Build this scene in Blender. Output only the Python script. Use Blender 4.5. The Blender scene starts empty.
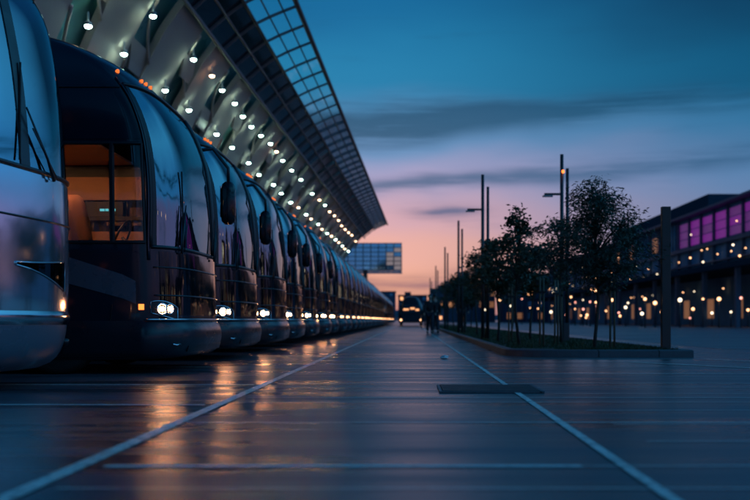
import bpy, math, random
from mathutils import Vector, Matrix
R = math.radians
sc = bpy.context.scene
COL = sc.collection
rnd = random.Random(7)
CAMH, F = 0.62, 900.0          # eye height and focal length in photo pixels (used only to choose metres)

# ------------------------------------------------------------------ materials
def new_mat(name):
    m = bpy.data.materials.new(name); m.use_nodes = True
    return m, m.node_tree, m.node_tree.nodes['Principled BSDF']
def mat(name, col, rough=.5, metal=0., coat=0., vary=.12, nscale=6., bump=0., bscale=40., spec=.5, rvary=.06, coords='Object', stretch=(1,1,1)):
    m, nt, b = new_mat(name)
    n = nt.nodes; l = nt.links
    tc = n.new('ShaderNodeTexCoord'); mp = n.new('ShaderNodeMapping'); mp.inputs['Scale'].default_value = stretch
    l.new(tc.outputs[coords], mp.inputs[0])
    no = n.new('ShaderNodeTexNoise'); no.inputs['Scale'].default_value = nscale; no.inputs['Detail'].default_value = 6
    l.new(mp.outputs[0], no.inputs['Vector'])
    mx = n.new('ShaderNodeMixRGB'); mx.inputs[1].default_value = (*[c*(1-vary) for c in col], 1); mx.inputs[2].default_value = (*[min(1, c*(1+vary)) for c in col], 1)
    l.new(no.outputs['Fac'], mx.inputs[0]); l.new(mx.outputs[0], b.inputs['Base Color'])
    mr = n.new('ShaderNodeMapRange'); mr.inputs[1].default_value = .3; mr.inputs[2].default_value = .7
    mr.inputs[3].default_value = max(.02, rough-rvary); mr.inputs[4].default_value = min(1, rough+rvary)
    l.new(no.outputs['Fac'], mr.inputs[0]); l.new(mr.outputs[0], b.inputs['Roughness'])
    b.inputs['Metallic'].default_value = metal; b.inputs['Coat Weight'].default_value = coat; b.inputs['Coat Roughness'].default_value = .03
    b.inputs['Specular IOR Level'].default_value = spec
    if bump:
        n2 = n.new('ShaderNodeTexNoise'); n2.inputs['Scale'].default_value = bscale; n2.inputs['Detail'].default_value = 4
        l.new(mp.outputs[0], n2.inputs['Vector'])
        bp = n.new('ShaderNodeBump'); bp.inputs['Strength'].default_value = bump; bp.inputs['Distance'].default_value = .02
        l.new(n2.outputs['Fac'], bp.inputs['Height']); l.new(bp.outputs[0], b.inputs['Normal'])
    return m
def emit(name, col, strength, base=(.02,.02,.02)):
    m, nt, b = new_mat(name)
    n2 = nt.nodes.new('ShaderNodeTexNoise'); n2.inputs['Scale'].default_value = 3
    tc = nt.nodes.new('ShaderNodeTexCoord'); nt.links.new(tc.outputs['Object'], n2.inputs['Vector'])
    mr = nt.nodes.new('ShaderNodeMapRange'); mr.inputs[3].default_value = strength*.8; mr.inputs[4].default_value = strength*1.2
    nt.links.new(n2.outputs['Fac'], mr.inputs[0]); nt.links.new(mr.outputs[0], b.inputs['Emission Strength'])
    b.inputs['Base Color'].default_value = (*base, 1); b.inputs['Emission Color'].default_value = (*col, 1)
    return m
def glass(name, tint, refl_ior=1.9, trans=.6, rough=.02, wav=0.02, gcol=(.95,.97,1)):
    """thin tinted pane: part see-through, part mirror (fresnel)"""
    m = bpy.data.materials.new(name); m.use_nodes = True; nt = m.node_tree; n = nt.nodes; l = nt.links
    for x in list(n): n.remove(x)
    out = n.new('ShaderNodeOutputMaterial'); tr = n.new('ShaderNodeBsdfTransparent'); tr.inputs[0].default_value = (*[t*trans for t in tint], 1)
    gl = n.new('ShaderNodeBsdfGlossy'); gl.inputs['Roughness'].default_value = rough; gl.inputs[0].default_value = (*gcol,1)
    fr = n.new('ShaderNodeFresnel'); fr.inputs[0].default_value = refl_ior
    mx = n.new('ShaderNodeMixShader'); l.new(fr.outputs[0], mx.inputs[0]); l.new(tr.outputs[0], mx.inputs[1]); l.new(gl.outputs[0], mx.inputs[2])
    if wav:
        tc = n.new('ShaderNodeTexCoord'); no = n.new('ShaderNodeTexNoise'); no.inputs['Scale'].default_value = 1.6; no.inputs['Detail'].default_value = 1
        bp = n.new('ShaderNodeBump'); bp.inputs['Strength'].default_value = wav; bp.inputs['Distance'].default_value = .3
        l.new(tc.outputs['Object'], no.inputs['Vector']); l.new(no.outputs['Fac'], bp.inputs['Height']); l.new(bp.outputs[0], gl.inputs['Normal'])
    l.new(mx.outputs[0], out.inputs[0])
    return m

M = {}
M['navy'] = mat('navy_paint', (.007,.011,.022), .2, 0, .35, .1, 3, .03, 2.0, spec=.35)
M['black'] = mat('black_trim', (.008,.009,.012), .32)
M['gloss_black'] = mat('gloss_black_panel', (.004,.005,.008), .08, 0, .0, .1, 3, .05, 3.5, spec=.4)
M['plum'] = mat('plum_grey_paint', (.13,.11,.14), .28, .3, .6)
M['bumper'] = mat('bumper_paint', (.010,.014,.022), .3, 0, .15, .15, 4, spec=.35)
M['silver'] = mat('silver_blue_paint', (.66,.64,.68), .12, .9, .6, .05, 2, .05, 2.2)
M['silver_low'] = mat('grey_blue_bumper', (.12,.14,.18), .3, .3, .4, .08, 3)
M['chrome'] = mat('chrome', (.6,.62,.65), .12, 1)
M['rubber'] = mat('rubber', (.012,.012,.012), .75, bump=.3, bscale=60)
M['rim'] = mat('alloy_rim', (.35,.37,.4), .25, .9)
M['glass'] = glass('windscreen_glass', (.6,.7,.8), 3.3, .9, gcol=(.74,.92,1))
M['glass_bright'] = glass('mirrored_windscreen_glass', (.5,.6,.7), 5.0, .7, gcol=(.72,.90,1))
M['sideglass'] = glass('side_window_glass', (.75,.8,.85), 1.5, .95)
M['darkglass'] = glass('dark_tinted_glass', (.1,.13,.17), 1.8, .6)
M['lens'] = glass('lamp_lens_glass', (.9,.95,1), 1.5, .95)
M['head'] = emit('headlamp_glow', (1,.44,.18), 150)
M['head_far'] = emit('far_headlamp_glow', (1,.46,.18), 11)
M['amber'] = emit('amber_marker_glow', (1,.20,.035), .9, (.4,.08,.01))
M['amber_hi'] = emit('amber_marker_bright', (1,.20,.035), 2.4, (.4,.08,.01))
M['cabin_lamp'] = emit('cabin_lamp_glow', (1,.42,.16), 65)
M['display'] = emit('teal_display', (.15,.7,.7), 1.2)
M['wood'] = mat('cabin_wood', (.45,.21,.10), .5, nscale=12, stretch=(1,1,5))
M['seat'] = mat('seat_fabric', (.40,.17,.09), .8, bump=.2, bscale=90)
M['dash'] = mat('dashboard', (.02,.02,.024), .5)
M['soffit'] = mat('soffit_taupe_panel', (.50,.40,.35), .7, 0, 0, .12, .8)
M['teal'] = mat('soffit_teal_lamplight', (.16,.42,.40), .3, .1, .2, .35, .7)  # teal puts the greenish lamp light into the panel colour
M['pink'] = mat('pale_strut_metal', (.6,.47,.42), .4, .2)
M['rib'] = mat('dark_steel_rib', (.05,.052,.058), .4, .5)
M['ribgrey'] = mat('grey_steel_rib', (.24,.23,.24), .45, .4)
M['skyglass'] = glass('canopy_glass', (.9,1,1), 1.03, 1.0, .05, 0)
M['deepglass'] = mat('canopy_dark_glass', (.010,.022,.032), .12, 0, .5, .3, .5)
M['lamp_green'] = emit('downlight_glow', (.62,1,.82), 34)
M['lamp_warm'] = emit('warm_downlight_glow', (1,.60,.36), 14)
M['housing'] = mat('lamp_housing', (.3,.3,.3), .4, .6)
M['concrete'] = mat('concrete', (.22,.21,.2), .8, bump=.3)
M['facade'] = mat('dark_facade', (.04,.07,.10), .6, spec=0)
M['slab'] = mat('dark_steel_slab', (.10,.16,.23), .6, spec=.05)
M['bluewall'] = mat('slate_wall', (.07,.10,.15), .7, spec=.05)
M['bluewall2'] = mat('dark_slate_wall', (.04,.06,.095), .7, spec=.05)
M['terminal'] = mat('terminal_wall', (.14,.11,.10), .6)
M['bglass'] = mat('building_glass', (.17,.32,.46), .5, 0, 0, .5, .25, spec=0)
M['cyanpane'] = mat('blue_glass_cell', (.45,.75,1.0), .12, 1, 0, .2, .3)
M['palepane'] = emit('pale_lit_cell', (.8,.62,.60), .22, (.2,.2,.2))
M['purple'] = emit('violet_lit_pane', (.42,.035,.56), .26)
M['purple_dim'] = emit('dim_violet_pane', (.35,.07,.5), .2)
M['warmwin'] = emit('warm_window', (1,.42,.18), 1.5)
M['warmdim'] = emit('dim_warm_window', (1,.42,.2), .16)
M['globe_warm'] = emit('warm_globe', (1,.50,.24), 3.6)
M['globe_pale'] = emit('pale_globe', (1,.80,.55), 3.0)
M['gapglow'] = emit('added_gap_glow', (1,.45,.2), .5)  # added glow that warms the ground in the coach gaps
M['kerb'] = mat('kerb_stone', (.085,.088,.10), .55, bump=.35, bscale=25, vary=.25)
M['soil'] = mat('dark_soil', (.03,.035,.02), .95, bump=.6, bscale=12, vary=.4)
M['grass'] = mat('grass_blades', (.035,.06,.022), .8)
M['bark'] = mat('bark', (.045,.034,.028), .85, bump=.5, bscale=30, vary=.3)
M['leaf'] = mat('willow_leaf', (.035,.06,.035), .55, nscale=3, vary=.35)
M['leaf2'] = mat('broad_leaf', (.04,.065,.03), .6, nscale=3, vary=.35)
M['stake'] = mat('stake_wood', (.16,.11,.07), .8, nscale=10, stretch=(1,1,.1))
M['mast'] = mat('mast_steel', (.06,.065,.07), .4, .5)
M['post'] = mat('rust_brown_post', (.07,.045,.042), .45, .4, bump=.1)
M['plate'] = mat('steel_plate', (.02,.021,.024), .55, .3, bump=.5, bscale=60, spec=.3)
M['paper'] = mat('white_paper', (.75,.75,.75), .8)
M['skin'] = mat('skin', (.45,.27,.2), .6)
M['coat'] = mat('dark_coat_cloth', (.015,.016,.02), .85)
M['jeans'] = mat('dark_trouser_cloth', (.02,.023,.035), .85)
M['hair'] = mat('dark_hair', (.015,.01,.008), .6)
M['hill'] = mat('far_hill', (.05,.06,.09), .95, nscale=.02)

def ground_mat(name, base, r0, r1, lite=1.6):
    m, nt, b = new_mat(name); n = nt.nodes; l = nt.links
    tc = n.new('ShaderNodeTexCoord')
    def noise(sx, sy, scale, det=5):
        mp = n.new('ShaderNodeMapping'); mp.inputs['Scale'].default_value = (sx, sy, 1); l.new(tc.outputs['Object'], mp.inputs[0])
        no = n.new('ShaderNodeTexNoise'); no.inputs['Scale'].default_value = scale; no.inputs['Detail'].default_value = det
        l.new(mp.outputs[0], no.inputs['Vector']); return no.outputs['Fac']
    streak = noise(.10, 1.0, 2.2); streak2 = noise(.05, 1.0, 9., 3); patch = noise(1, 1, .35, 4); fine = noise(1, 1, 55., 6); grain = noise(1, 1, 240., 2)
    def ramp(inp, a, c, lo, hi):
        mr = n.new('ShaderNodeMapRange'); l.new(inp, mr.inputs[0])
        for i, v in enumerate((a, c, lo, hi)): mr.inputs[i+1].default_value = v
        return mr.outputs[0]
    def math_(op, a, c):
        q = n.new('ShaderNodeMath'); q.operation = op
        for i, v in enumerate((a, c)):
            if isinstance(v, (int, float)): q.inputs[i].default_value = v
            else: l.new(v, q.inputs[i])
        return q.outputs[0]
    k = math_('MULTIPLY', ramp(streak, .3, .7, .75, 1.25), ramp(patch, .3, .7, .75, 1.25))
    k = math_('MULTIPLY', k, ramp(fine, .3, .7, .75, 1.25))
    k = math_('MULTIPLY', k, ramp(streak2, .35, .65, .9, 1.1))
    vm = n.new('ShaderNodeVectorMath'); vm.operation = 'SCALE'; vm.inputs[0].default_value = base; l.new(k, vm.inputs['Scale'])
    sx = n.new('ShaderNodeSeparateXYZ'); l.new(tc.outputs['Object'], sx.inputs[0])
    jl = math_('LESS_THAN', math_('FRACT', math_('ADD', math_('DIVIDE', sx.outputs['Y'], 1.68), 0.), 0.), .007)
    jx = math_('LESS_THAN', math_('FRACT', math_('DIVIDE', sx.outputs['X'], 1.9), 0.), .004)
    md = n.new('ShaderNodeMixRGB'); l.new(jl, md.inputs[0]); l.new(vm.outputs[0], md.inputs[1]); md.inputs[2].default_value = (.012,.012,.014,1)
    l.new(md.outputs[0], b.inputs['Base Color'])
    rr = math_('ADD', ramp(streak, .3, .7, r0, r1), ramp(streak2, .3, .7, -.045, .045)); rr = math_('ADD', rr, ramp(patch, .35, .65, -.06, .06))
    l.new(rr, b.inputs['Roughness'])
    h = math_('ADD', math_('MULTIPLY', fine, .5), math_('MULTIPLY', grain, .5)); h = math_('ADD', h, math_('MULTIPLY', streak2, .15)); h = math_('SUBTRACT', h, math_('MULTIPLY', jl, .8))
    bp = n.new('ShaderNodeBump'); bp.inputs['Strength'].default_value = .25; bp.inputs['Distance'].default_value = .006
    l.new(h, bp.inputs['Height']); l.new(bp.outputs[0], b.inputs['Normal'])
    b.inputs['Specular IOR Level'].default_value = .6
    return m
M['asphalt'] = ground_mat('wet_asphalt', (.060,.058,.072), .20, .42)
M['plaza'] = ground_mat('plaza_paving', (.075,.082,.095), .35, .55)
nt_ = M['kerb'].node_tree; b_k = nt_.nodes['Principled BSDF']; src = b_k.inputs['Base Color'].links[0].from_socket
tcn = nt_.nodes.new('ShaderNodeTexCoord'); sxn = nt_.nodes.new('ShaderNodeSeparateXYZ'); nt_.links.new(tcn.outputs['Object'], sxn.inputs[0])
m1 = nt_.nodes.new('ShaderNodeMath'); m1.operation = 'ADD'; nt_.links.new(sxn.outputs['X'], m1.inputs[0]); nt_.links.new(sxn.outputs['Y'], m1.inputs[1])
m2 = nt_.nodes.new('ShaderNodeMath'); m2.operation = 'FRACT'; nt_.links.new(m1.outputs[0], m2.inputs[0])
m3 = nt_.nodes.new('ShaderNodeMath'); m3.operation = 'LESS_THAN'; m3.inputs[1].default_value = .02; nt_.links.new(m2.outputs[0], m3.inputs[0])
mk = nt_.nodes.new('ShaderNodeMixRGB'); nt_.links.new(m3.outputs[0], mk.inputs[0]); nt_.links.new(src, mk.inputs[1]); mk.inputs[2].default_value = (.01,.01,.01,1); nt_.links.new(mk.outputs[0], b_k.inputs['Base Color'])
def paint_mat(name, base, w0=.40, w1=.62):
    m, nt, b = new_mat(name); n = nt.nodes; l = nt.links
    tc = n.new('ShaderNodeTexCoord'); no = n.new('ShaderNodeTexNoise'); no.inputs['Scale'].default_value = 14; no.inputs['Detail'].default_value = 8; no.inputs['Roughness'].default_value = .7
    l.new(tc.outputs['Object'], no.inputs['Vector'])
    mr = n.new('ShaderNodeMapRange'); mr.inputs[1].default_value = w0; mr.inputs[2].default_value = w1; l.new(no.outputs['Fac'], mr.inputs[0])
    mx = n.new('ShaderNodeMixRGB'); mx.inputs[1].default_value = (*base, 1); mx.inputs[2].default_value = (*[c*.35 for c in base], 1)
    l.new(mr.outputs[0], mx.inputs[0]); l.new(mx.outputs[0], b.inputs['Base Color']); b.inputs['Roughness'].default_value = .45
    return m
M['paint'] = paint_mat('worn_white_paint', (.88,.79,.72), .44, .66)
M['strip'] = paint_mat('worn_pale_joint', (.85,.78,.74), .48, .75)

# ------------------------------------------------------------------ helpers
def link(name, me, parent=None):
    o = bpy.data.objects.new(name, me); COL.objects.link(o)
    if parent is not None: o.parent = parent
    return o
class MB:
    def __init__(s): s.v = []; s.f = []; s.mi = []; s.mats = []
    def add(s, vs, fs, mi=0):
        b = len(s.v); s.v += [tuple(v) for v in vs]; s.f += [tuple(b+i for i in f) for f in fs]; s.mi += [mi]*len(fs); return s
    def box(s, x0, x1, y0, y1, z0, z1, mi=0):
        return s.add([(x0,y0,z0),(x1,y0,z0),(x1,y1,z0),(x0,y1,z0),(x0,y0,z1),(x1,y0,z1),(x1,y1,z1),(x0,y1,z1)],
                     [(0,3,2,1),(4,5,6,7),(0,1,5,4),(1,2,6,5),(2,3,7,6),(3,0,4,7)], mi)
    def tube(s, pts, r, n=8, cap=True, mi=0):
        pts = [Vector(p) for p in pts]; rs = r if isinstance(r, (list, tuple)) else [r]*len(pts)
        vs = []; prev = None
        for i, p in enumerate(pts):
            t = (pts[min(i+1, len(pts)-1)]-pts[max(i-1, 0)])
            if t.length < 1e-9: t = Vector((0,0,1))
            t.normalize()
            a = prev if prev is not None else (Vector((0,0,1)) if abs(t.z) < .9 else Vector((1,0,0)))
            u = (a - t*a.dot(t)); 
            if u.length < 1e-5: u = t.orthogonal()
            u.normalize(); prev = u; w = t.cross(u)
            for k in range(n):
                an = 2*math.pi*k/n; vs.append(p + (u*math.cos(an)+w*math.sin(an))*rs[i])
        fs = []
        for i in range(len(pts)-1):
            for k in range(n): fs.append((i*n+k, i*n+(k+1)%n, (i+1)*n+(k+1)%n, (i+1)*n+k))
        if cap: fs.append(tuple(range(n))[::-1]); fs.append(tuple((len(pts)-1)*n+k for k in range(n)))
        return s.add(vs, fs, mi)
    def lathe(s, prof, origin, axis, n=24, mi=0):
        """prof: (r, h) pairs along axis"""
        ax = Vector(axis).normalized(); u = ax.orthogonal().normalized(); w = ax.cross(u); o = Vector(origin); vs = []
        for r, h in prof:
            for k in range(n):
                an = 2*math.pi*k/n; vs.append(o+ax*h+(u*math.cos(an)+w*math.sin(an))*r)
        fs = [(i*n+k, i*n+(k+1)%n, (i+1)*n+(k+1)%n, (i+1)*n+k) for i in range(len(prof)-1) for k in range(n)]
        return s.add(vs, fs, mi)
    def build(s, name, m, parent=None, smooth=False, bevel=0):
        me = bpy.data.meshes.new(name); me.from_pydata(s.v, [], s.f)
        for mm in (m if isinstance(m, (list, tuple)) else [m]): me.materials.append(mm)
        if any(s.mi): me.polygons.foreach_set('material_index', s.mi)
        if smooth: me.polygons.foreach_set('use_smooth', [True]*len(me.polygons))
        me.update(); o = link(name, me, parent)
        if bevel:
            b = o.modifiers.new('bevel', 'BEVEL'); b.width = bevel; b.segments = 2
        return o
def smooth_angle(o, ang=35):
    me = o.data; me.polygons.foreach_set('use_smooth', [True]*len(me.polygons))
    try: me.set_sharp_from_angle(angle=R(ang))
    except Exception: pass
def thing(name, label, cat, loc=(0,0,0), rz=0, group=None):
    o = bpy.data.objects.new(name, None); COL.objects.link(o); o.location = loc; o.rotation_euler = (0,0,rz)
    o['label'] = label; o['category'] = cat
    if group: o['group'] = group
    return o
def tag(o, label, cat, group=None):
    o['label'] = label; o['category'] = cat
    if group: o['group'] = group
    return o
def struct(o, kind='structure'): o['kind'] = kind; return o
def copy_tree(o, parent=None, only=None):
    c = o.copy(); COL.objects.link(c); c.parent = parent
    for ch in list(o.children):
        if only is None or ch.name.split('.')[0] in only: copy_tree(ch, c)
    return c
def box(name, m, parent, x0, x1, y0, y1, z0, z1, bevel=0):
    return MB().box(x0,x1,y0,y1,z0,z1).build(name, m, parent, bevel=bevel)

# ------------------------------------------------------------------ ground and markings
def sheet(name, x0, x1, y0, y1, z, m):
    return struct(MB().add([(x0,y0,z),(x1,y0,z),(x1,y1,z),(x0,y1,z)], [(0,1,2,3)]).build(name, m))
sheet('ground', -3000, 3000, -200, 4000, 0, M['asphalt'])
sheet('plaza', 6.6, 60, 19, 300, .004, M['plaza'])
def marking(name, x0, y0, x1, y1, w, z=.006, m='paint'):
    d = Vector((x1-x0, y1-y0, 0)); nrm = Vector((-d.y, d.x, 0)).normalized()*w/2; n = max(2, int(d.length/1.5)); r = random.Random(int(x0*97+y0*31))
    mb = MB(); vs = []
    for i in range(n+1):
        p = Vector((x0,y0,z))+d*i/n; q = nrm*(1+r.uniform(-.05,.05)); vs += [p-q, p+q]
    mb.add(vs, [(2*i,2*i+2,2*i+3,2*i+1) for i in range(n)])
    return struct(mb.build(name, M[m]))
marking('road_marking', -1.40, .5, -1.40, 150, .075)
marking('road_marking', .90, .5, .90, 150, .05)
marking('road_marking', 3.2, 13.1, 6.0, 9.2, .11, .008)
marking('road_marking', 4.6, 14.0, 7.4, 10.6, .10, .008)
strips = [(3.80,-1.29,.72,.055),(5.42,-1.35,6,.028),(7.15,-1.3,6.5,.026),(8.75,-1.3,9,.026),(10.3,-1.2,9,.03),(12.2,-1.3,8,.03),(14.1,-1.3,1.3,.035),(16.4,-1.3,1.5,.03),(18.6,-1.3,1.5,.04),
          (21.5,-1.3,1.5,.05),(25,-1.3,1.5,.05),(29,-1.3,1.5,.06),(34,-1.3,1.5,.07),(40,-1.3,1.5,.08),(48,-1.3,1.5,.1)]
for y, a, b, w in strips: marking('paving_joint', a, y, b, y, w*1.0, .004, 'strip')
rs = random.Random(8); yj = 2.6
while yj < 16:
    a = rs.choice((-1.3, -1.3, .3, 1.2)); marking('paving_joint', a, yj, a+rs.uniform(2.5, 8), yj, .012+.0008*yj, .0045, 'strip'); yj += rs.uniform(.45, 1.1)
for y, a, b, w in [(6.55,-9,-1.5,.05),(8.6,-9,-1.5,.05),(11.8,-9,-1.5,.05),(15.3,-9,-1.5,.05),(18.6,-9,-1.5,.05),(22,-9,-1.5,.05),(25.4,-9,-1.5,.05)]: marking('bay_marking', a, y, b, y, w, .004, 'strip')

# ------------------------------------------------------------------ coach
NAVY_PROF = [(.17,.20),(.23,.07),(.33,.02),(.5,0),(.95,0),(1.5,.02),(2.1,.045),(2.6,.11),(2.9,.20),(3.17,.33),(3.44,.55),(3.62,.80),(3.77,1.08),(3.9,1.38),(3.98,1.68),(4.05,2.15),(4.09,2.8),(4.12,3.8),(4.13,4.6)]
NAVY_WPR = [(.17,1.235),(.25,1.27),(.5,1.28),(3.0,1.275),(3.4,1.25),(3.65,1.20),(3.85,1.11),(3.98,.97),(4.06,.78),(4.11,.52),(4.13,.2)]
SILVER_PROF = [(.17,.32),(.23,.20),(.33,.12),(.5,.06),(.66,.03),(.95,.02),(1.5,.02),(2.1,.05),(2.7,.11),(3.2,.20),(3.5,.28),(3.75,.42),(3.9,.6),(4.0,.9),(4.08,1.4),(4.12,2.2),(4.13,4.6)]
SILVER_WPR = [(.17,1.235),(.25,1.27),(.5,1.28),(3.3,1.27),(3.7,1.22),(3.9,1.10),(4.0,.97),(4.07,.78),(4.11,.52),(4.13,.2)]
PROF, WPR = NAVY_PROF, NAVY_WPR
def interp(tab, z):
    if z <= tab[0][0]: return tab[0][1]
    for i in range(len(tab)-1):
        z0, v0 = tab[i]; z1, v1 = tab[i+1]
        if z <= z1:
            # catmull-rom
            vm = tab[i-1] if i > 0 else (2*z0-z1, v0); vp = tab[i+2] if i+2 < len(tab) else (2*z1-z0, v1)
            m0 = (v1-vm[1])/max(1e-6, z1-vm[0]); m1 = (vp[1]-v0)/max(1e-6, vp[0]-z0); h = z1-z0; t = (z-z0)/h
            return (2*t**3-3*t*t+1)*v0+(t**3-2*t*t+t)*h*m0+(-2*t**3+3*t*t)*v1+(t**3-t*t)*h*m1
    return tab[-1][1]
class Shape:
    def __init__(s, L=12.2, D=.58, n=3.3, silver=False): s.L=L; s.D=D; s.n=n; s.pr=SILVER_PROF if silver else NAVY_PROF; s.wp=SILVER_WPR if silver else NAVY_WPR
    def P(s, p, z):
        off = interp(s.pr, z); w = interp(s.wp, z); D = s.D*(1-.25*max(0, min(1, (z-1.5)/2)))
        D = min(D, w)
        if abs(p) <= 1:
            th = p*math.pi/2; e = 2/s.n
            y = w*math.copysign(abs(math.sin(th))**e, p); x = -off-D*(1-max(0, math.cos(th))**e)
        else:
            t = min(1, (abs(p)-1)/2); y = math.copysign(w, p); x0 = -off-D; x = x0+(-s.L-x0)*t
        return Vector((x, y, z))
    def N(s, p, z):
        e = .004
        a = s.P(p+e, z)-s.P(p-e, z); b = s.P(p, min(4.13, z+e))-s.P(p, z-e); n = a.cross(b)
        return n.normalized() if n.length > 1e-12 else Vector((0,0,1))
    def at_x(s, x, z, side=-1):
        """p on the side for a given local x"""
        x0 = s.P(side*1.0, z).x; return side*(1+2*(x-x0)/(-s.L-x0))
    def O(s, p, z, o): return s.P(p, z)+s.N(p, z)*o
def frange(a, b, n): return [a+(b-a)*i/n for i in range(n+1)]
def patch(S, ps, zlo, zhi, nz, out, back=-.012, mb=None, outf=None):
    """closed thin panel lying on the body surface; zlo/zhi numbers or functions of p; out(t) optional bulge"""
    mb = mb or MB(); zl = zlo if callable(zlo) else (lambda p: zlo); zh = zhi if callable(zhi) else (lambda p: zhi)
    np_ = len(ps); vs = []
    for p in ps:
        for j in range(nz+1):
            t = j/nz; z = zl(p)+(zh(p)-zl(p))*t; o = outf(p, t) if outf else out
            vs.append(S.O(p, z, o))
    fr = len(vs)
    for p in ps:
        for j in range(nz+1):
            t = j/nz; z = zl(p)+(zh(p)-zl(p))*t; vs.append(S.O(p, z, back))
    n1 = nz+1; fs = []
    for i in range(np_-1):
        for j in range(nz):
            a = i*n1+j; fs.append((a, a+n1, a+n1+1, a+1)); fs.append((fr+a, fr+a+1, fr+a+n1+1, fr+a+n1))
    for i in range(np_-1):
        a = i*n1; fs.append((a, fr+a, fr+a+n1, a+n1)); a += nz; fs.append((a, a+n1, fr+a+n1, fr+a))
    for j in range(nz):
        fs.append((j, j+1, fr+j+1, fr+j)); a = (np_-1)*n1+j; fs.append((a, fr+a, fr+a+1, a+1))
    mb.add(vs, fs); return mb
def ribbon(S, path, w, o, mb=None):
    """bead following (p,z) points on the surface"""
    mb = mb or MB(); return mb.tube([S.O(p, z, o) for p, z in path], w, 6)

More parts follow.
